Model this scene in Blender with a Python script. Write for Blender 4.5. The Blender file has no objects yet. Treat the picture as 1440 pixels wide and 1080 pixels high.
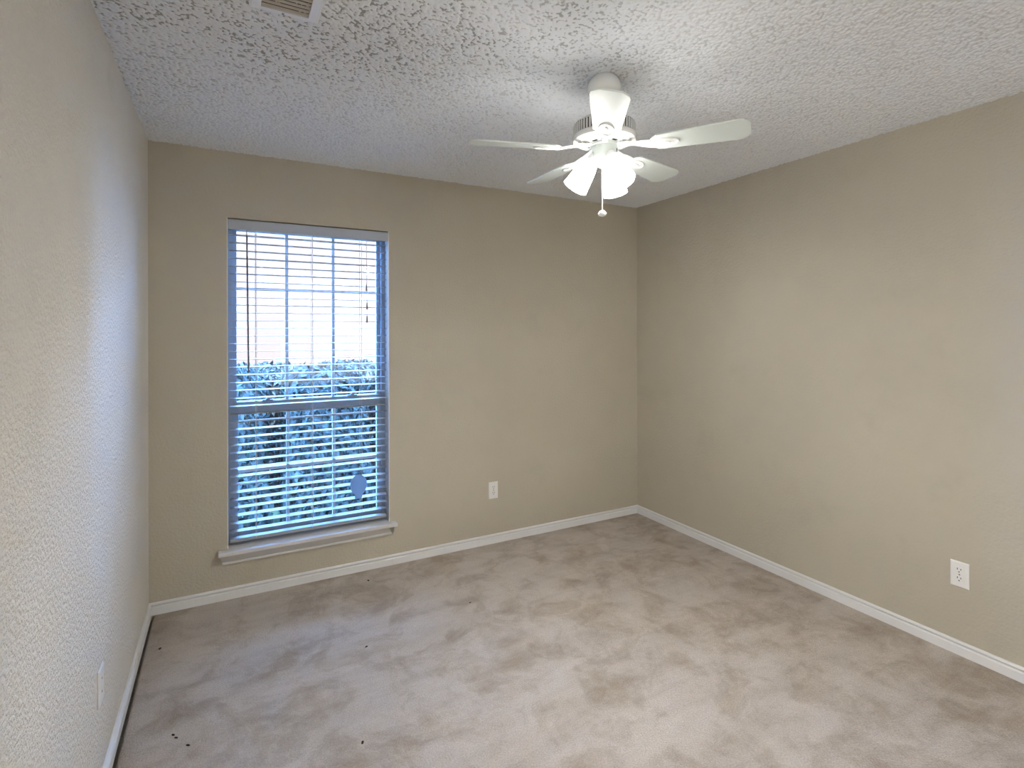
import bpy, bmesh, math, random
import numpy as np
from mathutils import Vector, Matrix

random.seed(7)
rng = np.random.RandomState(11)
SC = bpy.context.scene
COL = SC.collection
PI = math.pi

# ------------------------------------------------------------------ camera
YAW, ROLL = 0.49221, -0.00216
cam_data = bpy.data.cameras.new('camera')
cam_data.sensor_fit = 'HORIZONTAL'
cam_data.sensor_width = 36.0
cam_data.lens = 36.0 * 750.478 / 1440.0
cam_data.shift_x = 0.0
cam_data.shift_y = -74.775 / 1440.0
cam_data.clip_start = 0.02
cam = bpy.data.objects.new('camera', cam_data)
COL.objects.link(cam)
_f = Vector((math.sin(YAW), math.cos(YAW), 0.0))
_r = Vector((math.cos(YAW), -math.sin(YAW), 0.0))
_u = _r.cross(_f)
_r2 = _r * math.cos(ROLL) + _u * math.sin(ROLL)
_u2 = _u * math.cos(ROLL) - _r * math.sin(ROLL)
M = Matrix((_r2, _u2, -_f)).transposed().to_4x4()
M.translation = Vector((0.3512, -3.2979, 1.4572))
cam.matrix_world = M
SC.camera = cam

# ------------------------------------------------------------------ world, sun, exposure
SC.view_settings.view_transform = 'Standard'
SC.view_settings.look = 'None'
SC.view_settings.gamma = 1.0
SC.view_settings.use_curve_mapping = False
SC.view_settings.exposure = 0.40

LAMP_STRENGTH = 14.5         # frosted lamp glass
BULB_STRENGTH = 1400.0       # bare bulbs inside the shades
SKY_STRENGTH = 66.0
SUN_STRENGTH = 30.0
HALL_FILL = 31.0             # watts, added fill light beyond the added left doorway
REAR_FILL = 22.0           # watts, added fill light beyond the added opening behind the camera

world = bpy.data.worlds.new('daylight_sky')
SC.world = world
world.use_nodes = True
wn, wl = world.node_tree.nodes, world.node_tree.links
bg = wn['Background']
bg.inputs['Color'].default_value = (0.21, 0.47, 1.0, 1)
bg.inputs['Strength'].default_value = SKY_STRENGTH

sun = bpy.data.lights.new('sun', 'SUN')
sun.energy = SUN_STRENGTH
sun.angle = math.radians(0.6)
sun.color = (1.0, 0.97, 0.98)
so = bpy.data.objects.new('sun', sun)
COL.objects.link(so)
so.rotation_euler = Vector((0.30, 0.60, -0.84)).to_track_quat('-Z', 'Y').to_euler()

lamp = bpy.data.lights.new('rear_fill_light', 'AREA')  # unseen fill light, added to brighten the room from behind
lamp.shape = 'RECTANGLE'
lamp.size, lamp.size_y = 1.9, 1.6
lamp.energy = REAR_FILL
lamp.color = (1.0, 0.96, 0.88)
lo = bpy.data.objects.new('rear_fill_light', lamp)
COL.objects.link(lo)
lo.location = (1.95, -5.0, 1.45)
lo.rotation_euler = (math.radians(90), 0, 0)
hl = bpy.data.lights.new('hall_fill_light', 'AREA')  # second unseen fill, added to light the right wall
hl.shape = 'RECTANGLE'
hl.size, hl.size_y = 1.1, 1.8
hl.energy = HALL_FILL
hl.color = (1.0, 0.97, 0.91)
ho = bpy.data.objects.new('hall_fill_light', hl)
COL.objects.link(ho)
ho.location = (-0.95, -2.95, 1.35)
ho.rotation_euler = (math.radians(90), 0, math.radians(-90))

# ------------------------------------------------------------------ constants of the room
W, H, D = 3.256, 2.44, 3.62
WT = 0.16                                     # window wall thickness
OX0, OX1, OZ0, OZ1 = 0.357, 1.250, 0.269, 2.079   # window opening
FX, FY = 1.645, -1.645                        # ceiling fan axis

# ------------------------------------------------------------------ helpers
def tag(o, label=None, cat=None, group=None, kind=None):
    if label: o['label'] = label
    if cat: o['category'] = cat
    if group: o['group'] = group
    if kind: o['kind'] = kind
    return o

def empty(name, loc=(0, 0, 0)):
    o = bpy.data.objects.new(name, None)
    o.empty_display_size = 0.05
    COL.objects.link(o)
    o.location = loc
    return o

def obj(name, bm, mats, parent=None, smooth=False, bevel=0.0, auto=None):
    me = bpy.data.meshes.new(name)
    bmesh.ops.recalc_face_normals(bm, faces=bm.faces[:])
    bm.to_mesh(me)
    bm.free()
    for m in (mats if isinstance(mats, (list, tuple)) else [mats]):
        me.materials.append(m)
    if smooth:
        me.polygons.foreach_set('use_smooth', [True] * len(me.polygons))
    o = bpy.data.objects.new(name, me)
    COL.objects.link(o)
    if parent is not None:
        o.parent = parent
    if bevel > 0:
        b = o.modifiers.new('bevel', 'BEVEL')
        b.width = bevel
        b.segments = 2
        b.limit_method = 'ANGLE'
        b.angle_limit = math.radians(40)
    if auto:
        es = o.modifiers.new('split', 'EDGE_SPLIT')
        es.split_angle = math.radians(auto)
    return o

def box(bm, x0, x1, y0, y1, z0, z1, mi=0, mat=None):
    vs = [bm.verts.new((x, y, z)) for x in (x0, x1) for y in (y0, y1) for z in (z0, z1)]
    if mat is not None:
        for v in vs: v.co = mat @ v.co
    for q in ((0, 1, 3, 2), (4, 6, 7, 5), (0, 4, 5, 1), (2, 3, 7, 6), (0, 2, 6, 4), (1, 5, 7, 3)):
        f = bm.faces.new([vs[i] for i in q]); f.material_index = mi

def lathe(bm, prof, n=48, mi=0, mat=None, cap0=False, cap1=False, rfun=None):
    rings = []
    for (r, z) in prof:
        ring = []
        for i in range(n):
            a = 2 * PI * i / n
            rr = r * (rfun(a, z) if rfun else 1)
            co = Vector((rr * math.cos(a), rr * math.sin(a), z))
            ring.append(bm.verts.new(mat @ co if mat is not None else co))
        rings.append(ring)
    for a, b in zip(rings[:-1], rings[1:]):
        for i in range(n):
            f = bm.faces.new((a[i], a[(i + 1) % n], b[(i + 1) % n], b[i])); f.material_index = mi
    if cap0: bm.faces.new(rings[0]).material_index = mi
    if cap1: bm.faces.new(rings[-1]).material_index = mi

def tube(bm, pts, r, n=10, mi=0):
    pts = [Vector(p) for p in pts]
    rings = []
    for i, p in enumerate(pts):
        d = (pts[min(i + 1, len(pts) - 1)] - pts[max(i - 1, 0)]).normalized()
        u = d.orthogonal().normalized() if abs(d.z) < .99 else Vector((1, 0, 0))
        v = d.cross(u).normalized(); u = v.cross(d).normalized()
        rr = r[i] if isinstance(r, (list, tuple)) else r
        rings.append([bm.verts.new(p + u * rr * math.cos(2 * PI * k / n) + v * rr * math.sin(2 * PI * k / n)) for k in range(n)])
    for a, b in zip(rings[:-1], rings[1:]):
        for i in range(n):
            f = bm.faces.new((a[i], a[(i + 1) % n], b[(i + 1) % n], b[i])); f.material_index = mi
    bm.faces.new(rings[0]).material_index = mi
    bm.faces.new(rings[-1]).material_index = mi

def prism(bm, poly, axis, a, b, mi=0, mat=None):
    """extrude a 2D polygon along axis ('x','y','z') between a and b"""
    def P(p, t):
        v = {'x': (t, p[0], p[1]), 'y': (p[0], t, p[1]), 'z': (p[0], p[1], t)}[axis]
        v = Vector(v)
        return mat @ v if mat is not None else v
    A = [bm.verts.new(P(p, a)) for p in poly]
    B = [bm.verts.new(P(p, b)) for p in poly]
    n = len(poly)
    for i in range(n):
        bm.faces.new((A[i], A[(i + 1) % n], B[(i + 1) % n], B[i])).material_index = mi
    bm.faces.new(A).material_index = mi
    bm.faces.new(B).material_index = mi

# ------------------------------------------------------------------ materials
def mat(name, color, rough=0.6, spec=0.3, metal=0.0):
    m = bpy.data.materials.new(name)
    m.use_nodes = True
    b = m.node_tree.nodes['Principled BSDF']
    b.inputs['Base Color'].default_value = (*color, 1)
    b.inputs['Roughness'].default_value = rough
    b.inputs['Specular IOR Level'].default_value = spec
    b.inputs['Metallic'].default_value = metal
    return m

def N(m, t, **kw):
    n = m.node_tree.nodes.new(t)
    for k, v in kw.items():
        if k in n.inputs: n.inputs[k].default_value = v
        else: setattr(n, k, v)
    return n

def L(m, a, b): m.node_tree.links.new(a, b)
def P_(m): return m.node_tree.nodes['Principled BSDF']
def ramp(m, pts, interp='LINEAR'):
    r = m.node_tree.nodes.new('ShaderNodeValToRGB')
    r.color_ramp.interpolation = interp
    e = r.color_ramp.elements
    while len(e) > 1: e.remove(e[-1])
    e[0].position = pts[0][0]; e[0].color = (*pts[0][1], 1)
    for p, c in pts[1:]:
        k = e.new(p); k.color = (*c, 1)
    return r
def obcoord(m, scale=(1, 1, 1), rot=(0, 0, 0), loc=(0, 0, 0)):
    tc = N(m, 'ShaderNodeTexCoord')
    mp = N(m, 'ShaderNodeMapping')
    mp.inputs['Scale'].default_value = scale
    mp.inputs['Rotation'].default_value = rot
    mp.inputs['Location'].default_value = loc
    L(m, tc.outputs['Object'], mp.inputs['Vector'])
    return mp.outputs['Vector']
def mixc(m, fac, a, b, blend='MIX'):
    n = m.node_tree.nodes.new('ShaderNodeMix')
    n.data_type = 'RGBA'; n.blend_type = blend
    for s, v in ((n.inputs[0], fac), (n.inputs[6], a), (n.inputs[7], b)):
        if hasattr(v, 'links'): L(m, v, s)
        elif isinstance(v, (int, float)): s.default_value = v
        else: s.default_value = (*v, 1)
    return n.outputs[2]

def wall_mat(name, bump, scale, base=(0.50, 0.456, 0.372)):
    m = mat(name, base, 0.62, 0.25)
    v = obcoord(m)
    big = N(m, 'ShaderNodeTexNoise', Scale=1.3, Detail=4.0, Roughness=0.55); L(m, v, big.inputs['Vector'])
    r = ramp(m, [(0.30, tuple(c * .93 for c in base)), (0.52, base), (0.75, tuple(min(1, c * 1.05) for c in base))])
    L(m, big.outputs['Fac'], r.inputs['Fac'])
    # greasy smudges, low on the wall
    sm = N(m, 'ShaderNodeTexNoise', Scale=3.6, Detail=6.0, Roughness=0.62); L(m, v, sm.inputs['Vector'])
    sr = ramp(m, [(0.58, (0, 0, 0)), (0.74, (0.22, 0.22, 0.22))]); L(m, sm.outputs['Fac'], sr.inputs['Fac'])
    c = mixc(m, sr.outputs['Color'], r.outputs['Color'], tuple(c * .72 for c in base))
    L(m, c, P_(m).inputs['Base Color'])
    n1 = N(m, 'ShaderNodeTexNoise', Scale=scale, Detail=3.0, Roughness=0.55); L(m, v, n1.inputs['Vector'])
    rr = ramp(m, [(0.35, (0, 0, 0)), (0.62, (1, 1, 1))]); L(m, n1.outputs['Fac'], rr.inputs['Fac'])
    b = N(m, 'ShaderNodeBump', Strength=bump, Distance=0.004)
    L(m, rr.outputs['Color'], b.inputs['Height']); L(m, b.outputs['Normal'], P_(m).inputs['Normal'])
    return m

M_wall = wall_mat('khaki_wall_paint', 0.22, 75)
M_wall_left = wall_mat('brightened_orange_peel_paint', 0.85, 82, (0.75, 0.715, 0.645))  # base raised to make up for light this wall lacks
M_trim = mat('white_trim_paint', (0.74, 0.745, 0.755), 0.35, 0.4)
M_sill = mat('sill_paint', (0.66, 0.655, 0.65), 0.4, 0.35)
M_fan = mat('white_fan_enamel', (0.69, 0.745, 0.72), 0.38, 0.4)
M_fan_gloss = mat('white_glossy_metal', (0.74, 0.75, 0.74), 0.22, 0.5)
M_plate = mat('white_plastic_plate', (0.80, 0.80, 0.80), 0.3, 0.45)
M_dark = mat('dark_slot', (0.02, 0.02, 0.022), 0.6)
M_slot = mat('grey_vent_slot', (0.07, 0.07, 0.066), 0.6)
M_vinyl = mat('daylit_window_vinyl', (0.38, 0.48, 0.60), 0.4, 0.4)  # white vinyl tinted blue, daylight mixed into the colour
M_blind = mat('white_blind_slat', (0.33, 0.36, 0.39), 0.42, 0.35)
M_muntin = mat('daylit_muntin_vinyl', (0.62, 0.72, 0.83), 0.4, 0.4)  # paler than the frame: daylight on the bars put into the colour
M_valance = mat('daylit_grey_valance', (0.45, 0.49, 0.56), 0.45, 0.3)  # blue cast of the daylight is part of this colour
M_cord = mat('white_cord', (0.75, 0.75, 0.75), 0.8)
M_wand = mat('smoky_wand', (0.09, 0.085, 0.09), 0.25, 0.5)
M_tassel = mat('grey_tassel', (0.16, 0.14, 0.14), 0.5)
M_chain = mat('pink_beige_chain', (0.62, 0.5, 0.5), 0.4)
M_tagm = mat('pale_blue_tag', (0.20, 0.42, 0.98), 0.6)
M_vent = mat('register_louver_metal', (0.46, 0.42, 0.37), 0.5)
M_screw = mat('screw_metal', (0.35, 0.33, 0.3), 0.4, 0.5, 0.6)
M_lint = mat('dark_lint', (0.035, 0.028, 0.022), 0.95, 0.05)
M_shade_roof = mat('dark_shade_shingle', (0.06, 0.055, 0.05), 0.9)
M_nroof = mat('pale_roof_shingle', (0.45, 0.43, 0.42), 0.9)

# lit frosted glass
M_shade = bpy.data.materials.new('lit_frosted_glass'); M_shade.use_nodes = True
b = P_(M_shade)
b.inputs['Base Color'].default_value = (0.9, 0.9, 0.88, 1)
b.inputs['Roughness'].default_value = 0.5
b.inputs['Emission Color'].default_value = (1.0, 0.99, 0.95, 1)
ga = N(M_shade, 'ShaderNodeAttribute', attribute_name='glow')
gm = N(M_shade, 'ShaderNodeMath', operation='MULTIPLY'); gm.inputs[1].default_value = LAMP_STRENGTH
L(M_shade, ga.outputs['Fac'], gm.inputs[0]); L(M_shade, gm.outputs[0], b.inputs['Emission Strength'])
M_bulb = bpy.data.materials.new('lit_bulb'); M_bulb.use_nodes = True
b = P_(M_bulb)
b.inputs['Emission Color'].default_value = (1.0, 0.985, 0.945, 1)
b.inputs['Emission Strength'].default_value = BULB_STRENGTH

# clear pane: mostly transparent, a little mirror at grazing angles
M_glass = bpy.data.materials.new('window_glass'); M_glass.use_nodes = True
nt = M_glass.node_tree; nt.nodes.remove(P_(M_glass))
tr = N(M_glass, 'ShaderNodeBsdfTransparent'); tr.inputs['Color'].default_value = (0.93, 0.97, 1.0, 1)
gl = N(M_glass, 'ShaderNodeBsdfGlossy'); gl.inputs['Roughness'].default_value = 0.02
fr = N(M_glass, 'ShaderNodeFresnel'); fr.inputs['IOR'].default_value = 1.45
mx = N(M_glass, 'ShaderNodeMixShader')
L(M_glass, fr.outputs[0], mx.inputs[0]); L(M_glass, tr.outputs[0], mx.inputs[1]); L(M_glass, gl.outputs[0], mx.inputs[2])
L(M_glass, mx.outputs[0], nt.nodes['Material Output'].inputs['Surface'])

# carpet
M_carpet = mat('beige_plush_carpet', (0.45, 0.38, 0.32), 0.95, 0.05)
m = M_carpet
v = obcoord(m)
warp = N(m, 'ShaderNodeTexNoise', Scale=3.0, Detail=3.0); L(m, v, warp.inputs['Vector'])
addv = N(m, 'ShaderNodeVectorMath', operation='MULTIPLY_ADD')
L(m, warp.outputs['Color'], addv.inputs[0]); addv.inputs[1].default_value = (.35, .35, .35); L(m, v, addv.inputs[2])
n1 = N(m, 'ShaderNodeTexNoise', Scale=4.4, Detail=8.0, Roughness=0.66); L(m, addv.outputs[0], n1.inputs['Vector'])
r1 = ramp(m, [(0.34, (0.385, 0.325, 0.265)), (0.45, (0.455, 0.40, 0.35)), (0.53, (0.52, 0.468, 0.422)), (0.66, (0.55, 0.505, 0.462))])
L(m, n1.outputs['Fac'], r1.inputs['Fac'])
# vacuum strokes along a diagonal
v2 = obcoord(m, (1.3, 5.0, 1), (0, 0, math.radians(-62)))
n2 = N(m, 'ShaderNodeTexNoise', Scale=1.5, Detail=5.0, Roughness=0.6, Distortion=0.5); L(m, v2, n2.inputs['Vector'])
r2 = ramp(m, [(0.38, (0.91, 0.90, 0.885)), (0.52, (1, 1, 1)), (0.66, (1.06, 1.06, 1.06))]); L(m, n2.outputs['Fac'], r2.inputs['Fac'])
c = mixc(m, 1.0, r1.outputs['Color'], r2.outputs['Color'], 'MULTIPLY')
n3 = N(m, 'ShaderNodeTexNoise', Scale=170.0, Detail=3.0, Roughness=0.7); L(m, v, n3.inputs['Vector'])
r3 = ramp(m, [(0.3, (0.80, 0.79, 0.78)), (0.7, (1.15, 1.15, 1.15))]); L(m, n3.outputs['Fac'], r3.inputs['Fac'])
c = mixc(m, 1.0, c, r3.outputs['Color'], 'MULTIPLY')
L(m, c, P_(m).inputs['Base Color'])
n4 = N(m, 'ShaderNodeTexNoise', Scale=26.0, Detail=5.0, Roughness=0.7); L(m, v, n4.inputs['Vector'])
n4m = N(m, 'ShaderNodeMath', operation='MULTIPLY_ADD'); L(m, n3.outputs['Fac'], n4m.inputs[0]); n4m.inputs[1].default_value = 0.6; L(m, n4.outputs['Fac'], n4m.inputs[2])
bp = N(m, 'ShaderNodeBump', Strength=0.8, Distance=0.010); L(m, n4m.outputs[0], bp.inputs['Height'])
L(m, bp.outputs['Normal'], P_(m).inputs['Normal'])

# popcorn ceiling paint with soot, and shade between grains painted in
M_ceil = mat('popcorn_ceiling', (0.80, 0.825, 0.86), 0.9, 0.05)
m = M_ceil
v = obcoord(m)
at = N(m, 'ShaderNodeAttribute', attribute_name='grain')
pit = ramp(m, [(0.03, (1, 1, 1)), (0.29, (0, 0, 0))]); L(m, at.outputs['Fac'], pit.inputs['Fac'])  # shade in the gaps between grains, painted dark
ats = N(m, 'ShaderNodeAttribute', attribute_name='soot_shade')
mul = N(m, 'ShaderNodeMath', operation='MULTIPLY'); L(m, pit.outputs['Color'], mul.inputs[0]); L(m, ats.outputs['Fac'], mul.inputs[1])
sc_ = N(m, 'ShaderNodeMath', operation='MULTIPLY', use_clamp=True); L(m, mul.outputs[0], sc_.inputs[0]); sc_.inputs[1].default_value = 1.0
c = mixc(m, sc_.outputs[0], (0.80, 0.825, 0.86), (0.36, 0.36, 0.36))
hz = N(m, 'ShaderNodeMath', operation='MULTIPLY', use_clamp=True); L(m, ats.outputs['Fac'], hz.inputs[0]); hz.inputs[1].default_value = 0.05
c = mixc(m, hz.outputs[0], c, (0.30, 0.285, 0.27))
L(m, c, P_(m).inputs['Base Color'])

# ------------------------------------------------------------------ the room shell
def structure(o): return tag(o, kind='structure')

bm = bmesh.new()
for x0, x1, z0, z1 in ((-0.12, OX0, -0.1, H + .12), (OX1, W + .12, -0.1, H + .12), (OX0, OX1, -0.1, OZ0), (OX0, OX1, OZ1, H + .12)):
    box(bm, x0, x1, 0.0, WT, z0, z1)
bmesh.ops.remove_doubles(bm, verts=bm.verts[:], dist=1e-5)
structure(obj('wall_back', bm, M_wall))
DY0, DY1, DZ = -3.50, -2.40, 2.08        # doorway and hall beside the camera, added to let in fill light
bm = bmesh.new()
for y0, y1, z0, z1 in ((DY1, 0.0, -0.1, H + .12), (-D, DY0, -0.1, H + .12), (DY0, DY1, DZ, H + .12)):
    box(bm, -0.12, 0.0, y0, y1, z0, z1)
structure(obj('wall_left', bm, M_wall_left))
bm = bmesh.new()
for x in (-.132, 0.0):
    box(bm, x, x + .012, DY0 - .06, DY0, 0, DZ + .06); box(bm, x, x + .012, DY1, DY1 + .06, 0, DZ + .06); box(bm, x, x + .012, DY0, DY1, DZ, DZ + .06)
structure(obj('added_doorway_trim', bm, M_trim))
bm = bmesh.new()
box(bm, -1.24, -1.12, -D, -1.9, -.1, H + .12); box(bm, -1.12, -.12, -1.9, -1.78, -.1, H + .12); box(bm, -1.12, -.12, -D - .12, -D, -.1, H + .12)
box(bm, -1.12, -.12, -D, -1.9, H, H + .12)
structure(obj('wall_added_hall', bm, M_wall))
bm = bmesh.new(); box(bm, -1.12, 0.0, -D, -1.9, -.1, 0.0)
structure(obj('floor_added_hall', bm, M_carpet))
bm = bmesh.new(); box(bm, W, W + .12, -D, 0.0, -0.1, H + .12); structure(obj('wall_right', bm, M_wall))
OPX0, OPX1, OPZ = 0.95, 2.95, 2.10      # cased opening and room behind the camera, added for fill light
bm = bmesh.new()
for x0, x1, z0, z1 in ((-0.12, OPX0, -0.1, H + .12), (OPX1, W + .12, -0.1, H + .12), (OPX0, OPX1, OPZ, H + .12)):
    box(bm, x0, x1, -D - .12, -D, z0, z1)
structure(obj('wall_front', bm, M_wall))
bm = bmesh.new()
for y in (-D - .132, -D - .0):
    box(bm, OPX0 - .06, OPX0, y, y + .012, 0, OPZ + .06); box(bm, OPX1, OPX1 + .06, y, y + .012, 0, OPZ + .06); box(bm, OPX0, OPX1, y, y + .012, OPZ, OPZ + .06)
structure(obj('added_opening_trim', bm, M_trim))
RB = -D - .12 - 1.6
bm = bmesh.new()
box(bm, -0.12, W + .12, RB - .12, RB, -.1, H + .12)
box(bm, -0.12, 0, RB, -D - .12, -.1, H + .12); box(bm, W, W + .12, RB, -D - .12, -.1, H + .12)
box(bm, 0, W, RB, -D - .12, H, H + .12)
structure(obj('wall_added_room', bm, M_wall))
bm = bmesh.new(); box(bm, 0, W, RB, -D, -.1, 0.0)
structure(obj('floor_added_room', bm, M_carpet))

# carpeted floor; its edge dips beside the left baseboard
bm = bmesh.new()
prof = [(-0.0, -0.05), (0.016, -0.05), (0.019, -0.016), (0.026, -0.004), (0.034, 0.0)]
prof += [(0.034 + (W - 0.034) * i / 40, 0.0) for i in range(1, 41)]
ys = [-D + D * i / 40 for i in range(41)]
rows = [[bm.verts.new((x, y, z)) for (x, z) in prof] for y in ys]
for a, b_ in zip(rows[:-1], rows[1:]):
    for i in range(len(prof) - 1):
        bm.faces.new((a[i], a[i + 1], b_[i + 1], b_[i]))
box(bm, -0.12, W + .12, -D - 1.84, WT, -0.2, -0.1)
structure(obj('floor', bm, M_carpet, smooth=True, auto=50))

# popcorn ceiling: a finely displaced sheet
def smooth_noise(ny, nx, cells_y, cells_x):
    g = rng.rand(cells_y + 3, cells_x + 3)
    yy = np.linspace(0, cells_y, ny); xx = np.linspace(0, cells_x, nx)
    yi = yy.astype(int); xi = xx.astype(int)
    fy = yy - yi; fx = xx - xi
    fy = (fy * fy * (3 - 2 * fy))[:, None]; fx = (fx * fx * (3 - 2 * fx))[None, :]
    a = g[np.ix_(yi, xi)]; b = g[np.ix_(yi, xi + 1)]; c = g[np.ix_(yi + 1, xi)]; d = g[np.ix_(yi + 1, xi + 1)]
    return (a * (1 - fx) + b * fx) * (1 - fy) + (c * (1 - fx) + d * fx) * fy
step = 0.0033
nx, ny = int(W / step) + 1, int(D / step) + 1
X = np.linspace(0, W, nx); Y = np.linspace(-D, 0, ny)
g1 = smooth_noise(ny, nx, int(D / .0080), int(W / .0080))
g2 = smooth_noise(ny, nx, int(D / .0052), int(W / .0052))
g = 0.6 * g1 + 0.4 * g2
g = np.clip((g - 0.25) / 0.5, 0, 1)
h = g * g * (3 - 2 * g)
Z = H - 0.0045 * h + 0.0025
XX, YY = np.meshgrid(X, Y)
co = np.stack([XX, YY, Z], -1).reshape(-1, 3).astype(np.float32)
idx = np.arange(nx * ny).reshape(ny, nx)
quads = np.stack([idx[:-1, :-1], idx[1:, :-1], idx[1:, 1:], idx[:-1, 1:]], -1).reshape(-1, 4)
me = bpy.data.meshes.new('ceiling')
me.vertices.add(len(co)); me.vertices.foreach_set('co', co.ravel())
me.loops.add(quads.size); me.loops.foreach_set('vertex_index', quads.ravel().astype(np.int32))
me.polygons.add(len(quads))
me.polygons.foreach_set('loop_start', np.arange(0, quads.size, 4, dtype=np.int32))
me.polygons.foreach_set('loop_total', np.full(len(quads), 4, dtype=np.int32))
me.polygons.foreach_set('use_smooth', np.ones(len(quads), dtype=bool))
me.update(calc_edges=True)
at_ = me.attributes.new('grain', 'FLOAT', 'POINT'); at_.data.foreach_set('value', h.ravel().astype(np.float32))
# soot settled around the air register and along the left wall; fan and grain shade painted in
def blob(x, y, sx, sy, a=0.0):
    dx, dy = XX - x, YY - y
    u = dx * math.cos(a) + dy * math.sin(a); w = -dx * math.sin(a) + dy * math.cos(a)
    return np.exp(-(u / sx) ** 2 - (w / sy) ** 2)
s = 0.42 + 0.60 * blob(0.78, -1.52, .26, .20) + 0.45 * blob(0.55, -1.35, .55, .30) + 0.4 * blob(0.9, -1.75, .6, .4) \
    + 0.35 * blob(0.03, -1.3, .10, 1.2) + 0.30 * blob(1.45, -1.78, .22, .22) + 0.25 * blob(0.2, -1.6, .5, .4)  # blob beside the fan paints its shadow dark
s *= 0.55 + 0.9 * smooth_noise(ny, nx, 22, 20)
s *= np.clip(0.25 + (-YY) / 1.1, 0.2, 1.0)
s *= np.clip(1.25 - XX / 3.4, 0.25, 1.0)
at_ = me.attributes.new('soot_shade', 'FLOAT', 'POINT'); at_.data.foreach_set('value', np.clip(s, 0, 1.3).ravel().astype(np.float32))
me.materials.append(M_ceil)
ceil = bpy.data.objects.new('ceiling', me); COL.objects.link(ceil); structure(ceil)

# unseen attic slab; eave over the window wall shaped to cast shade
bm = bmesh.new()
box(bm, -0.6, W + .6, -D - 2.2, 0.45, H + .12, H + .26)
structure(obj('shade_roof', bm, M_shade_roof))

# ------------------------------------------------------------------ baseboards
BB = [(0, 0.0), (0.014, 0.0), (0.014, 0.036), (0.0138, 0.0375), (0.0085, 0.0390), (0.0062, 0.0415), (0.0066, 0.0450),
      (0.0105, 0.0480), (0.0125, 0.053), (0.0105, 0.058), (0.0065, 0.0608), (0, 0.0612)]
def baseboard(name, p0, p1, inward, z0=0.0):
    p0, p1, inward = Vector(p0), Vector(p1), Vector(inward)
    d = (p1 - p0)
    bm = bmesh.new()
    n = 30
    rows = []
    for k in range(n + 1):
        t = k / n
        rows.append([])
        for (o_, z) in BB:
            m0 = o_ if k == 0 else (-o_ if k == n else 0)      # mitred ends
            p = p0 + d * t + d.normalized() * m0 + inward * o_
            rows[-1].append(bm.verts.new((p.x, p.y, z + z0 * (1 if z < .03 else 0))))
    for a, b_ in zip(rows[:-1], rows[1:]):
        for i in range(len(BB)):
            bm.faces.new((a[i], a[(i + 1) % len(BB)], b_[(i + 1) % len(BB)], b_[i]))
    bm.faces.new(rows[0]); bm.faces.new(rows[-1])
    structure(obj(name, bm, M_trim, smooth=True, auto=35))
baseboard('baseboard_back', (0, 0, 0), (W, 0, 0), (0, -1, 0))
baseboard('baseboard_right', (W, 0, 0), (W, -D, 0), (-1, 0, 0))
baseboard('baseboard_left', (0, DY1 + .06, 0), (0, 0, 0), (1, 0, 0))

# ------------------------------------------------------------------ window
win = empty('window_1', (0, 0, 0)); structure(win)
win['label'] = 'white six over six double hung window with grey beige wood sill'
bm = bmesh.new()
FY0, FY1 = 0.088, WT
fw = 0.028
for x0, x1, z0, z1 in ((OX0, OX0 + fw, OZ0, OZ1), (OX1 - fw, OX1, OZ0, OZ1), (OX0 + fw, OX1 - fw, OZ1 - fw, OZ1), (OX0 + fw, OX1 - fw, OZ0, OZ0 + fw)):
    box(bm, x0, x1, FY0, FY1, z0, z1)
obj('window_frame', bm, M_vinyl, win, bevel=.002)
bm = bmesh.new()      # white painted reveal around the blind
box(bm, OX0, OX0 + .004, 0.0005, FY0, OZ0 + .0005, OZ1); box(bm, OX1 - .004, OX1, 0.0005, FY0, OZ0 + .0005, OZ1)
obj('window_jamb', bm, M_plate, win)
def sash(name, y0, y1, z0, z1, stile, top, bot, mz, glass_y):
    x0, x1 = OX0 + fw, OX1 - fw
    bm = bmesh.new()
    box(bm, x0, x0 + stile, y0, y1, z0, z1); box(bm, x1 - stile, x1, y0, y1, z0, z1)
    box(bm, x0 + stile, x1 - stile, y0, y1, z1 - top, z1); box(bm, x0 + stile, x1 - stile, y0, y1, z0, z0 + bot)
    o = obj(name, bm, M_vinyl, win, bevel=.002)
    gx0, gx1 = x0 + stile, x1 - stile
    bm = bmesh.new()
    mw = 0.0085
    mh = 0.004 if name == 'upper_sash' else 0.0085
    for k in (1, 2):
        c = gx0 + (gx1 - gx0) * k / 3
        box(bm, c - mw, c + mw, glass_y - .007, glass_y + .007, z0 + bot, z1 - top)
    box(bm, gx0, gx1, glass_y - .0065, glass_y + .0065, mz - mh, mz + mh)
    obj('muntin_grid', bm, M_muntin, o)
    bm = bmesh.new(); box(bm, gx0, gx1, glass_y - .0015, glass_y + .0015, z0 + bot, z1 - top)
    g_ = obj('glass_pane', bm, M_glass, o)
    return o
sash('upper_sash', 0.126, 0.152, 1.015, OZ1 - fw, 0.020, 0.02, 0.042, 1.705, 0.139)
sash('lower_sash', 0.096, 0.122, OZ0 + fw, 1.056, 0.026, 0.062, 0.030, 0.662, 0.109)
for lx in (0.565, 1.045):
    bm = bmesh.new()
    box(bm, lx - .028, lx + .028, 0.092, 0.118, 1.056, 1.062)
    lathe(bm, [(.012, 1.062), (.012, 1.070), (.006, 1.072)], 20, mat=Matrix.Translation((lx, .106, 0)), cap1=True)
    box(bm, lx - .004, lx + .026, 0.098, 0.108, 1.066, 1.073)
    obj('sash_lock', bm, M_vinyl, win, bevel=.001)
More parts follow.
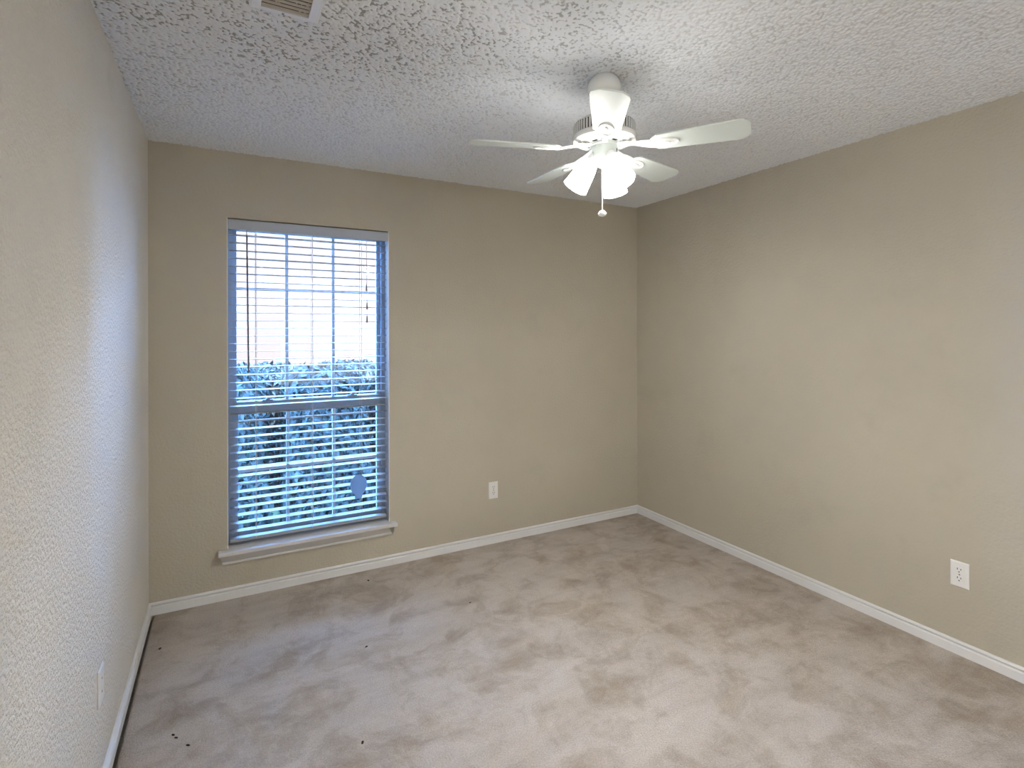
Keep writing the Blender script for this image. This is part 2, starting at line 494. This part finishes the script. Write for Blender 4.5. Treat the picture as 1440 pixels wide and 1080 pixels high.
# wood stool and sloped apron
bm = bmesh.new()
NX0, NX1 = 0.3125, 1.288
prism(bm, [(NX0, -0.052), (NX1, -0.052), (NX1, 0.0), (OX1, 0.0), (OX1, 0.095), (OX0, 0.095), (OX0, 0.0), (NX0, 0.0)], 'z', OZ0 - 0.022, OZ0 + 0.0005)
obj('window_sill', bm, M_sill, win, bevel=.004)
bm = bmesh.new()
zt_, zb_ = OZ0 - 0.022, OZ0 - 0.076
def ap(x0t, x1t, x0b, x1b):
    # section (y, z), with the ends cut on a slant between the top and the bottom edge
    sec = [(-0.044, zt_), (-0.012, zb_ + .012), (-0.014, zb_ + .010), (-0.014, zb_), (0.0, zb_), (0.0, zt_)]
    def xx(z, a, b): return a + (b - a) * (zt_ - z) / (zt_ - zb_)
    A = [bm.verts.new((xx(z, x0t, x0b), y, z)) for y, z in sec]
    B = [bm.verts.new((xx(z, x1t, x1b), y, z)) for y, z in sec]
    n = len(sec)
    for i in range(n): bm.faces.new((A[i], A[(i + 1) % n], B[(i + 1) % n], B[i]))
    bm.faces.new(A); bm.faces.new(B)
ap(NX0 + .006, 1.235, NX0 + .022, 1.262)
obj('sill_apron', bm, M_sill, win, bevel=0)
bm = bmesh.new()     # thin mitred return at the right end
prism(bm, [(-0.044, zt_), (-0.0, zt_), (-0.0, zb_), (-0.013, zb_)], 'x', 1.268, 1.274)
obj('apron_return', bm, M_sill, win)

# ------------------------------------------------------------------ horizontal blind
blind = empty('window_blind', (0.805, 0.045, OZ1))
tag(blind, 'white horizontal slat blind lowered over the window with slats open', 'blind')
def bobj(name, bm, mats, parent=blind, **kw):
    o = obj(name, bm, mats, parent, **kw)
    if parent is blind: o.matrix_parent_inverse = Matrix.Translation(-blind.location)
    return o
BX0, BX1 = 0.3695, 1.2385
bm = bmesh.new()
box(bm, OX0 + .0048, 1.2445, 0.004, 0.012, 2.018, 2.073)
box(bm, OX0 + .0048, 1.2445, 0.0025, 0.004, 2.064, 2.070); box(bm, OX0 + .0048, 1.2445, 0.0025, 0.004, 2.021, 2.027)
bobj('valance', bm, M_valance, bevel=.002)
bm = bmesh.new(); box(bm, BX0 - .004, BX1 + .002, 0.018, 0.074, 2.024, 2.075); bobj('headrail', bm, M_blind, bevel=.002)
TILT = math.radians(1.5)
def slat_bm():
    bm = bmesh.new()
    n = 6
    top, bot = [], []
    for i in range(n + 1):
        t = -0.025 + 0.05 * i / n
        z = 0.0016 * (1 - (t / .025) ** 2)
        y_, z_ = t * math.cos(TILT), z + t * math.sin(TILT)
        top.append((y_, z_ + .0014)); bot.append((y_, z_ - .0014))
    prism(bm, top + bot[::-1], 'x', BX0, BX1)
    return bm
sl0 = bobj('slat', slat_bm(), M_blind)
zs = [0.347 + 0.04335 * k for k in range(39)]
for k, z in enumerate(zs):
    if k == 0: o = sl0
    else:
        o = sl0.copy(); COL.objects.link(o); o.parent = blind
        o.matrix_parent_inverse = Matrix.Translation(-blind.location)
    o.location = (0, 0.048 + random.uniform(-.001, .001), z)
    o.rotation_euler = (random.uniform(-.02, .02), random.uniform(-.0014, .0014), 0)
bm = bmesh.new(); box(bm, BX0, BX1, 0.024, 0.072, 0.290, 0.309); bobj('bottom_rail', bm, M_blind, bevel=.003)
for lx in (0.4995, 0.800, 1.085):
    bm = bmesh.new()
    for y_ in (0.0205, 0.0755):
        tube(bm, [(lx, y_, 0.30), (lx, y_, 1.2), (lx, y_, 2.03)], 0.0011, 6)
    tube(bm, [(lx + .006, 0.047, 0.305), (lx + .006, .047, 2.03)], 0.0009, 6)
    for z in zs:
        tube(bm, [(lx - .0015, 0.0205, z - .003), (lx - .0015, 0.0755, z - .0015)], 0.0006, 5)
    bobj('ladder_cord', bm, M_cord)
bm = bmesh.new()
tube(bm, [(0.4545, 0.012, 2.016), (0.4545, 0.012, 1.990), (0.4555, 0.014, 1.985), (0.4625, 0.017, 1.236)], [.002, .002, .0042, .0042], 8)
tube(bm, [(0.4625, 0.017, 1.236), (0.4625, 0.017, 1.228)], .0055, 8)
bobj('tilt_wand', bm, M_wand, smooth=True, auto=50)
bm = bmesh.new()
tube(bm, [(1.113, 0.014, 2.018), (1.1135, 0.0145, 1.735)], .0009, 6)
tube(bm, [(1.116, 0.014, 2.018), (1.1165, 0.0145, 1.535)], .0009, 6)
lc = bobj('lift_cord', bm, M_cord)
for (tx, tz) in ((1.1135, 1.722), (1.1165, 1.610), (1.1165, 1.528)):
    bm = bmesh.new()
    lathe(bm, [(.0018, tz + .022), (.0035, tz + .018), (.0052, tz - .012), (.0048, tz - .018), (.001, tz - .019)], 14, mat=Matrix.Translation((tx, .0145, 0)), cap0=True, cap1=True)
    t_ = obj('cord_tassel', bm, M_tassel, lc, smooth=True)

# balloon-shaped tag against the lower right of the blind
bm = bmesh.new()
cx_, cz_ = 1.0640, 0.520
pts = []
for i in range(40):
    a = -PI / 2 + 0.42 + (2 * PI - 0.84) * i / 39
    sq = 1.0 if math.sin(a) > 0 else 1.12
    pts.append((cx_ + 0.050 * math.cos(a) * (1.0 if math.sin(a) > -0.3 else 0.97), cz_ + 0.0615 * math.sin(a) * sq))
pts += [(cx_ - 0.0235, cz_ - 0.076), (cx_ - 0.013, cz_ - 0.087), (cx_ + 0.012, cz_ - 0.084), (cx_ + 0.0235, cz_ - 0.072)]
prism(bm, pts, 'y', 0.0165, 0.0215)
tag(obj('balloon_tag', bm, M_tagm, bevel=.001), 'flat pale blue balloon shaped tag on lower right of the blind', 'tag')

# ------------------------------------------------------------------ power outlets and blank plate
def outlet(loc, rz, label, group, kind='outlet'):
    root = empty('power_outlet' if kind == 'outlet' else 'wall_plate', loc)
    root.rotation_euler = (0, 0, rz)
    tag(root, label, 'outlet' if kind == 'outlet' else 'wall plate', group)
    bm = bmesh.new()                                  # local: plate faces -y
    w, h_ = 0.035, 0.0575
    A = [(-w, 0, -h_), (w, 0, -h_), (w, 0, h_), (-w, 0, h_)]
    B = [(-w, -.0035, -h_), (w, -.0035, -h_), (w, -.0035, h_), (-w, -.0035, h_)]
    C_ = [(x * .87, -.0065, z * .92) for (x, y, z) in B]
    R_ = [[bm.verts.new(p) for p in q] for q in (A, B, C_)]
    for a, b_ in zip(R_[:-1], R_[1:]):
        for i in range(4): bm.faces.new((a[i], a[(i + 1) % 4], b_[(i + 1) % 4], b_[i]))
    bm.faces.new(R_[0]); bm.faces.new(R_[-1])
    obj('cover_plate', bm, M_plate, root, bevel=.001)
    def screw(z):
        bm = bmesh.new()
        lathe(bm, [(.0036, 0), (.0032, .0012)], 16, mat=Matrix.Translation((0, -.0064, z)) @ Matrix.Rotation(PI / 2, 4, 'X'), cap1=True)
        box(bm, -.0028, .0028, -.0079, -.0076, z - .0005, z + .0005, 1)
        s_ = obj('screw', bm, [M_screw, M_dark], root)
    if kind == 'outlet':
        screw(0)
        for z in (-0.0195, 0.0195):
            bm = bmesh.new()
            pts = []
            for i in range(24):
                a = 2 * PI * i / 24
                pts.append((0.017 * math.cos(a), max(-.0142, min(.0142, 0.0172 * math.sin(a))) + z))
            prism(bm, pts, 'y', -0.0088, -0.0060)
            for x, hh in ((-.0064, .0042), (.0064, .0035)):
                box(bm, x - .0013, x + .0013, -.0092, -.0087, z + .0015, z + .0015 + 2 * hh, 1)
            lathe(bm, [(.0026, 0), (.0026, .0004)], 12, 1, Matrix.Translation((0, -.0088, z - .0068)) @ Matrix.Rotation(PI / 2, 4, 'X'), cap1=True)
            obj('receptacle', bm, [M_plate, M_dark], root)
    else:
        screw(0.0208); screw(-0.0208)
    return root
outlet((1.9695, 0, 0.3625), 0, 'white duplex outlet on the beige wall right of the window', 'wall outlets and plates')
outlet((W, -2.135, 0.359), -PI / 2, 'white duplex outlet low on the bare right wall', 'wall outlets and plates')
outlet((0, -1.213, 0.3505), PI / 2, 'white cover plate low on the textured left wall', 'wall outlets and plates', 'plate')

# ------------------------------------------------------------------ ceiling air register
vent = empty('air_register', (0.5125, -1.672, H))
tag(vent, 'white ceiling air register with grey louvers amid sooty popcorn texture', 'vent')
hx, hy, bx = 0.098, 0.158, 0.031
bm = bmesh.new()
def ring(hx0, hy0, z0, hx1, hy1, z1):
    o0 = [bm.verts.new(p) for p in ((-hx0, -hy0, z0), (hx0, -hy0, z0), (hx0, hy0, z0), (-hx0, hy0, z0))]
    o1 = [bm.verts.new(p) for p in ((-hx1, -hy1, z1), (hx1, -hy1, z1), (hx1, hy1, z1), (-hx1, hy1, z1))]
    for i in range(4): bm.faces.new((o0[i], o0[(i + 1) % 4], o1[(i + 1) % 4], o1[i]))
ring(hx, hy, -.002, hx, hy, -.006); ring(hx, hy, -.006, hx - .006, hy - .006, -.010)
ring(hx - .006, hy - .006, -.010, hx - bx, hy - bx * .72, -.010); ring(hx - bx, hy - bx * .72, -.010, hx - bx, hy - bx * .72, .0)
obj('register_frame', bm, M_plate, vent)
ix, iy = hx - bx, hy - bx * .72
bm = bmesh.new(); box(bm, -ix, ix, -iy, iy, -.0015, -.0010); obj('duct_backing', bm, M_slot, vent)
n = 14
for k in range(n):
    y_ = -iy + (k + .5) * 2 * iy / n
    bm = bmesh.new()
    box(bm, -ix, ix, -.0042, .0042, -.0006, .0006, mat=Matrix.Translation((0, y_, -.0060)) @ Matrix.Rotation(math.radians(-32), 4, 'X'))
    obj('louver', bm, M_vent, vent)
bm = bmesh.new()
lathe(bm, [(.004, 0), (.0035, -.0018)], 14, mat=Matrix.Translation((-.005, hy - .012, -.010)), cap1=True)
obj('screw', bm, M_screw, vent)

# ------------------------------------------------------------------ ceiling fan
fan = empty('ceiling_fan', (FX, FY, H))
tag(fan, 'white five blade ceiling fan with three lit frosted glass shades', 'ceiling fan')
def zl(z): return z - H
bm = bmesh.new()
lathe(bm, [(.043, .0), (.051, -.008), (.060, -.020), (.0648, -.034), (.066, -.046), (.062, -.060), (.050, -.070), (.034, -.075), (.020, -.076)], 48, cap0=True, cap1=True)
for a in (0.25, 0.55):     # mounting slots with screws
    box(bm, -.004, .004, -.0025, .0025, -.012, -.002, 1, Matrix.Rotation(a, 4, 'Z') @ Matrix.Translation((0, .0500, 0)))
obj('canopy', bm, [M_fan_gloss, M_dark], fan, smooth=True, auto=40)
bm = bmesh.new()
lathe(bm, [(.017, -.06), (.017, -.140), (.028, -.143), (.030, -.154)], 32, cap0=True, cap1=True)
obj('downrod', bm, M_fan_gloss, fan, smooth=True, auto=40)
bm = bmesh.new()
lathe(bm, [(.030, -.150), (.060, -.158), (.095, -.172), (.111, -.182), (.1175, -.190)], 64, cap0=True)
lathe(bm, [(.1195, -.229), (.1225, -.233), (.1225, -.243), (.119, -.250), (.104, -.254), (.101, -.258), (.090, -.259), (.087, -.256), (.072, -.257), (.069, -.261), (.050, -.262)], 64, cap1=True)
motor = obj('motor_housing', bm, M_fan_gloss, fan, smooth=True, auto=35)
bm = bmesh.new()
lathe(bm, [(.1175, -.190), (.1150, -.191), (.1150, -.228), (.1195, -.229)], 64, 1)
for k in range(56):
    box(bm, -.0030, .0030, .1145, .1185, -.2285, -.1905, 0, Matrix.Rotation(2 * PI * k / 56, 4, 'Z'))
obj('vent_band', bm, [M_fan_gloss, M_slot], motor)
bm = bmesh.new()      # rosette holes under the motor
for k in range(10):
    a = 2 * PI * (k + .5) / 10
    prism(bm, [(.058 * math.cos(a + t), .058 * math.sin(a + t)) for t in (-.17, -.08, .08, .17)] + [(.068 * math.cos(a + t), .068 * math.sin(a + t)) for t in (.17, .08, -.08, -.17)], 'z', -.2622, -.2600)
obj('cooling_slots', bm, M_dark, motor)
bm = bmesh.new()
lathe(bm, [(.056, -.261), (.056, -.268), (.050, -.272)], 40, cap0=True, cap1=True)
obj('rotor_hub', bm, M_fan, fan, smooth=True, auto=40)
bm = bmesh.new()
lathe(bm, [(.046, -.268), (.049, -.272), (.049, -.312), (.046, -.320), (.040, -.324)], 48, cap0=True, cap1=True)
box(bm, -.003, .003, -.0505, -.0485, -.296, -.284, 1, Matrix.Rotation(math.radians(35), 4, 'Z'))
obj('switch_housing', bm, [M_fan, M_dark], fan, smooth=True, auto=40)
bm = bmesh.new()
lathe(bm, [(.040, -.322), (.041, -.330), (.034, -.342), (.020, -.350), (.008, -.356), (.004, -.362)], 40, cap0=True, cap1=True)
obj('light_fitter', bm, M_fan_gloss, fan, smooth=True, auto=40)

BLADE_AZ0 = math.radians(-54.0)
PITCH = math.radians(12.0)
BZ = -.283
def blade_outline():
    r0, r1 = .175, .521
    half = lambda r: .047 + (.0635 - .047) * (r - r0) / (r1 - r0)
    pts = [(r0 + .010, -.030), (r0 + .030, -half(r0 + .03)), (r1 - .040, -half(r1)), (r1 - .022, -half(r1) * .93), (r1 - .004, -half(r1) * .60), (r1, -half(r1) * .50),
           (r1, half(r1) * .50), (r1 - .004, half(r1) * .60), (r1 - .022, half(r1) * .93), (r1 - .040, half(r1)), (r0 + .030, half(r0 + .03)), (r0 + .010, .030), (r0, .018), (r0, -.018)]
    return pts
def ellipse(cx, cy, a, b_, n=36): return [(cx + a * math.cos(2 * PI * k / n), cy + b_ * math.sin(2 * PI * k / n)) for k in range(n)]
def make_blade():
    # local: blade along +x, +y side lower
    Rm = Matrix.Rotation(-PITCH, 4, 'X')
    bm = bmesh.new()
    prism(bm, blade_outline(), 'z', -.003, .003, mat=Rm)
    bl = obj('blade', bm, M_fan, fan, bevel=.0015)
    bm = bmesh.new()
    # medallion under the blade root, raised rim
    rim = ellipse(.225, 0, .058, .030)
    inn = ellipse(.225, 0, .047, .021)
    a0 = [bm.verts.new(Rm @ Vector((x, y, -.003))) for x, y in rim]
    a1 = [bm.verts.new(Rm @ Vector((x, y, -.0085))) for x, y in ellipse(.225, 0, .0555, .028)]
    a2 = [bm.verts.new(Rm @ Vector((x, y, -.0085))) for x, y in ellipse(.225, 0, .050, .0235)]
    a3 = [bm.verts.new(Rm @ Vector((x, y, -.0052))) for x, y in inn]
    n = len(rim)
    for p, q in ((a0, a1), (a1, a2), (a2, a3)):
        for i in range(n): bm.faces.new((p[i], p[(i + 1) % n], q[(i + 1) % n], q[i]))
    bm.faces.new(a3)
    e2 = [bm.verts.new(Rm @ Vector((x, y, -.0052))) for x, y in ellipse(.222, 0, .028, .009)]
    e3 = [bm.verts.new(Rm @ Vector((x, y, -.0085))) for x, y in ellipse(.222, 0, .024, .006)]
    for i in range(n): bm.faces.new((e2[i], e2[(i + 1) % n], e3[(i + 1) % n], e3[i]))
    bm.faces.new(e3)
    for x in (.205, .245):
        lathe(bm, [(.0040, -.0085), (.0035, -.0105)], 12, mat=Rm @ Matrix.Translation((x - .0, 0, .001)), cap1=True)
    # tapering arm from hub
    secs = [(.050, .016, .022, .011), (.085, .011, .016, .008), (.120, .012, .010, .003), (.150, .020, .005, -.003), (.180, .026, -.003, -.0085)]
    prev = None
    for i, (x, hw, zt, zb) in enumerate(secs):
        rot = Matrix.Rotation(-PITCH * min(1, i / 3), 4, 'X')
        cur = [bm.verts.new(rot @ Vector(p)) for p in ((x, -hw, zt), (x, hw, zt), (x, hw * .8, zb), (x, -hw * .8, zb))]
        if prev:
            for k in range(4): bm.faces.new((prev[k], prev[(k + 1) % 4], cur[(k + 1) % 4], cur[k]))
        else: bm.faces.new(cur)
        prev = cur
    bm.faces.new(prev)
    obj('blade_iron', bm, M_fan_gloss, bl, smooth=True, auto=40)
    return bl
b0 = make_blade()
iron0 = b0.children[0]
for k in range(5):
    if k == 0: bl = b0
    else:
        bl = b0.copy(); COL.objects.link(bl); bl.parent = fan
        ir = iron0.copy(); COL.objects.link(ir); ir.parent = bl
    bl.location = (0, 0, BZ)
    bl.rotation_euler = (0, 0, BLADE_AZ0 + 2 * PI * k / 5)

# light kit: camera-right axis is YAW away from world x
TILT_S = math.radians(32)
def make_shade(az):
    # local frame: axis +z' runs down and out of the lamp
    d = Vector((math.cos(az) * math.sin(TILT_S), math.sin(az) * math.sin(TILT_S), -math.cos(TILT_S)))
    neck = Vector((math.cos(az) * .050, math.sin(az) * .050, -.3275))
    q = d.to_track_quat('Z', 'Y').to_matrix().to_4x4()
    T = Matrix.Translation(neck) @ q
    def flute(a, z): return 1 + 0.020 * max(0, (z - .03) / .09) * math.cos(8 * a)
    bm = bmesh.new()
    outer = [(.020, -.002), (.028, .004), (.0325, .016), (.037, .034), (.0405, .056), (.0435, .080), (.0460, .102), (.0490, .120)]
    inner = [(r - .003, z) for r, z in outer[::-1]]
    lathe(bm, outer + inner, 64, mat=T, rfun=flute)
    sh = obj('glass_shade', bm, M_shade, fan, smooth=True)
    Ti = T.inverted()
    gw = sh.data.attributes.new('glow', 'FLOAT', 'POINT')
    gw.data.foreach_set('value', [0.25 + 0.75 * min(1, max(0, ((Ti @ v_.co).z - .005) / .045)) for v_ in sh.data.vertices])
    bm = bmesh.new()      # socket cup and arm
    lathe(bm, [(.012, -.030), (.020, -.024), (.0245, -.010), (.0255, .008), (.022, .008)], 32, mat=T, cap0=True, cap1=True)
    tube(bm, [(math.cos(az) * .020, math.sin(az) * .020, -.332), (math.cos(az) * .040, math.sin(az) * .040, -.322), tuple(neck - d * .02)], .009, 12)
    obj('lamp_holder', bm, M_fan_gloss, sh, smooth=True, auto=40)
    bm = bmesh.new()
    lathe(bm, [(.010, .006), (.012, .036), (.019, .060), (.0225, .078), (.020, .094), (.010, .104), (.001, .106)], 24, mat=T, cap0=True)
    obj('light_bulb', bm, M_bulb, sh, smooth=True)
for az in (181, 303, 65):          # measured from the camera's right, towards the camera
    make_shade(-YAW - math.radians(az))

pc = Vector((-.020, -.018, 0))
bm = bmesh.new()
tube(bm, [(pc.x, pc.y, -.345), (pc.x, pc.y, -.352), (pc.x - .003, pc.y, -.375), (pc.x - .004, pc.y, -.40), (pc.x - .004, pc.y, -.530)], .0022, 8)
for k in range(44):
    bmesh.ops.create_uvsphere(bm, u_segments=8, v_segments=6, radius=.0029, matrix=Matrix.Translation((pc.x - .004, pc.y, -.355 - .004 * k)))
chain = obj('pull_chain', bm, M_chain, fan, smooth=True)
bm = bmesh.new()
lathe(bm, [(.002, -.522), (.009, -.525), (.0155, -.531), (.0165, -.536), (.0135, -.542), (.006, -.546), (.001, -.547)], 32, mat=Matrix.Translation((pc.x - .004, pc.y, 0)), cap0=True)
k_ = obj('pull_knob', bm, M_plate, chain, smooth=True)

# ------------------------------------------------------------------ outdoors
def leafmat(name, c0, c1, c2):
    m = mat(name, c0, 0.6, 0.3)
    tc = N(m, 'ShaderNodeTexCoord')
    n_ = N(m, 'ShaderNodeTexNoise', Scale=9.0, Detail=4.0); L(m, tc.outputs['Object'], n_.inputs['Vector'])
    r = ramp(m, [(0.35, c0), (0.55, c1), (0.75, c2)]); L(m, n_.outputs['Fac'], r.inputs['Fac'])
    L(m, r.outputs['Color'], P_(m).inputs['Base Color'])
    return m
M_leaf = leafmat('blue_green_leaf', (0.0065, 0.0095, 0.009), (0.012, 0.019, 0.018), (0.028, 0.043, 0.038))
M_stem = mat('shrub_stem', (0.07, 0.05, 0.035), 0.9)
M_lawn = leafmat('lawn_grass', (0.045, 0.062, 0.03), (0.07, 0.09, 0.045), (0.10, 0.125, 0.065))
M_house = mat('darkened_rosy_wall', (0.066, 0.031, 0.0152), 0.85, 0.1)  # pale wall, its colour darkened and reddened to offset the overstrong blue sky
M_house2 = mat('white_house_trim', (0.85, 0.85, 0.85), 0.7)

bm = bmesh.new()
n = 40
rows = []
for j in range(n + 1):
    rows.append([bm.verts.new((-9 + 20 * i / n, WT + 14 * j / n, -0.25 + .015 * math.sin(i * 1.7 + j * 2.3))) for i in range(n + 1)])
for j in range(n):
    for i in range(n): bm.faces.new((rows[j][i], rows[j][i + 1], rows[j + 1][i + 1], rows[j + 1][i]))
structure(obj('ground', bm, M_lawn, smooth=True))
bm = bmesh.new(); box(bm, -3, 5, WT, 1.18, -.26, -.20); structure(obj('bounce_slab', bm, mat('pale_bounce_concrete', (0.55, 0.54, 0.52), 0.9)))  # hidden slab added to bounce daylight up to the ceiling

def shrub(cx, cy, rx, ry, top, label, seed, leaves=8000):
    rnd = random.Random(seed)
    root = empty('shrub', (cx, cy, -0.25))
    tag(root, label, 'shrub', 'shrubs outside the window')
    hh = top + 0.25
    bm = bmesh.new()
    for k in range(leaves):
        a = rnd.uniform(0, 2 * PI); t = rnd.uniform(0.03, 1)
        rad = (1 - (max(0, t - .80) / .20) ** 2 * .35) * (rnd.uniform(.55, 1) ** .5) / max(abs(math.cos(a)), abs(math.sin(a))) ** .85
        lump = .90 + .06 * math.sin(3 * a + 7 * t + seed) + .04 * math.sin(7 * a - 5 * t)
        p = Vector((rx * rad * lump * math.cos(a), ry * rad * lump * math.sin(a), hh * t + rnd.uniform(-.03, .03)))
        s_ = rnd.uniform(.026, .05)
        d = Vector((math.cos(a) + rnd.uniform(-.8, .8), math.sin(a) + rnd.uniform(-.8, .8), rnd.uniform(-.3, .9))).normalized()
        u = d.orthogonal().normalized(); u.rotate(Matrix.Rotation(rnd.uniform(0, 2 * PI), 3, d)); w = d.cross(u)
        q = [p - u * s_, p + w * s_ * .45 + d * s_ * .15, p + u * s_, p - w * s_ * .45 + d * s_ * .15]
        vs = [bm.verts.new(v_) for v_ in q]
        bm.faces.new((vs[0], vs[1], vs[2])); bm.faces.new((vs[0], vs[2], vs[3]))
    fo = obj('foliage', bm, M_leaf, root); fo['kind'] = 'stuff'
    bm = bmesh.new()
    for k in range(9):
        a = 2 * PI * k / 9
        tube(bm, [(0.04 * math.cos(a), .04 * math.sin(a), -.02), (.45 * rx * math.cos(a), .45 * ry * math.sin(a), hh * .45), (.7 * rx * math.cos(a + .3), .7 * ry * math.sin(a + .3), hh * .85)], [.014, .010, .004], 6)
    obj('branches', bm, M_stem, root, smooth=True)
for i_, (sx, sy, top, lab) in enumerate((
        (0.30, 1.70, 1.15, 'near leafy shrub outside behind the left part of the window'),
        (1.13, 1.72, 1.13, 'near leafy shrub outside behind the middle of the window'),
        (1.96, 1.70, 1.16, 'near leafy shrub outside behind the right jamb of the window'),
        (0.70, 2.68, 1.10, 'farther leafy shrub in the gap between left and middle near shrubs'),
        (1.54, 2.70, 1.11, 'farther leafy shrub in the gap between middle and right near shrubs'),
        (2.38, 2.68, 1.11, 'farther leafy shrub at the right edge of the window view'))):
    shrub(sx, sy, .40, .42, top, lab, 3 + 5 * i_)

house = empty('neighbor_house', (1.2, 8.0, -0.25))
tag(house, 'sunlit pale pinkish neighbouring house wall seen through the upper blind', 'house')
bm = bmesh.new(); box(bm, -6, 6, 0, 3.2, 0, 4.4)
obj('house_wall', bm, M_house, house)
bm = bmesh.new()
prism(bm, [(-.45, 4.35), (1.6, 5.6), (3.65, 4.35), (3.65, 4.5), (1.6, 5.75), (-.45, 4.5)], 'x', -6.3, 6.3)
obj('house_roof', bm, M_nroof, house)
bm = bmesh.new(); box(bm, -6.3, 6.3, -.47, -.44, 4.32, 4.52); obj('fascia_board', bm, M_house2, house)

# ------------------------------------------------------------------ specks of lint on the carpet
def lint(x, y, a, s_, label):
    bm = bmesh.new()
    bmesh.ops.create_icosphere(bm, subdivisions=2, radius=1.0)
    rnd = random.Random(int(x * 1000 + y * 77))
    for v_ in bm.verts:
        k = 1 + rnd.uniform(-.25, .25)
        v_.co = Vector((v_.co.x * s_ * k, v_.co.y * s_ * .5 * k, (v_.co.z + .7) * s_ * .35))
    o = obj('lint_speck', bm, M_lint, smooth=True)
    o.location = (x, y, 0.0015); o.rotation_euler = (0, 0, a)
    tag(o, label, 'lint', 'lint specks on the carpet')
LINT = [
    ((0.181, -1.023), .007, 'dark lint speck at the upper end of the cluster near left baseboard'),
    ((0.192, -1.044), .007, 'dark lint speck in the middle of the cluster near left baseboard'),
    ((0.231, -1.105), .008, 'dark lint speck lowest and rightmost of the cluster near left baseboard'),
    ((0.082, -0.376), .008, 'dark lint speck on carpet closest to the left back corner'),
    ((0.774, -1.384), .008, 'dark lint speck on carpet at the bottom middle of the photo'),
    ((0.92, -0.811), .007, 'dark lint speck on the open carpet below the window'),
    ((1.081, -0.158), .008, 'dark lint speck on carpet under the right end of the sill'),
    ((1.501, -0.672), .006, 'dark lint speck on carpet near the wall below the back outlet'),
]
for ((x, y), s_, lab) in LINT:
    lint(x, y, random.uniform(0, 3), s_, lab)
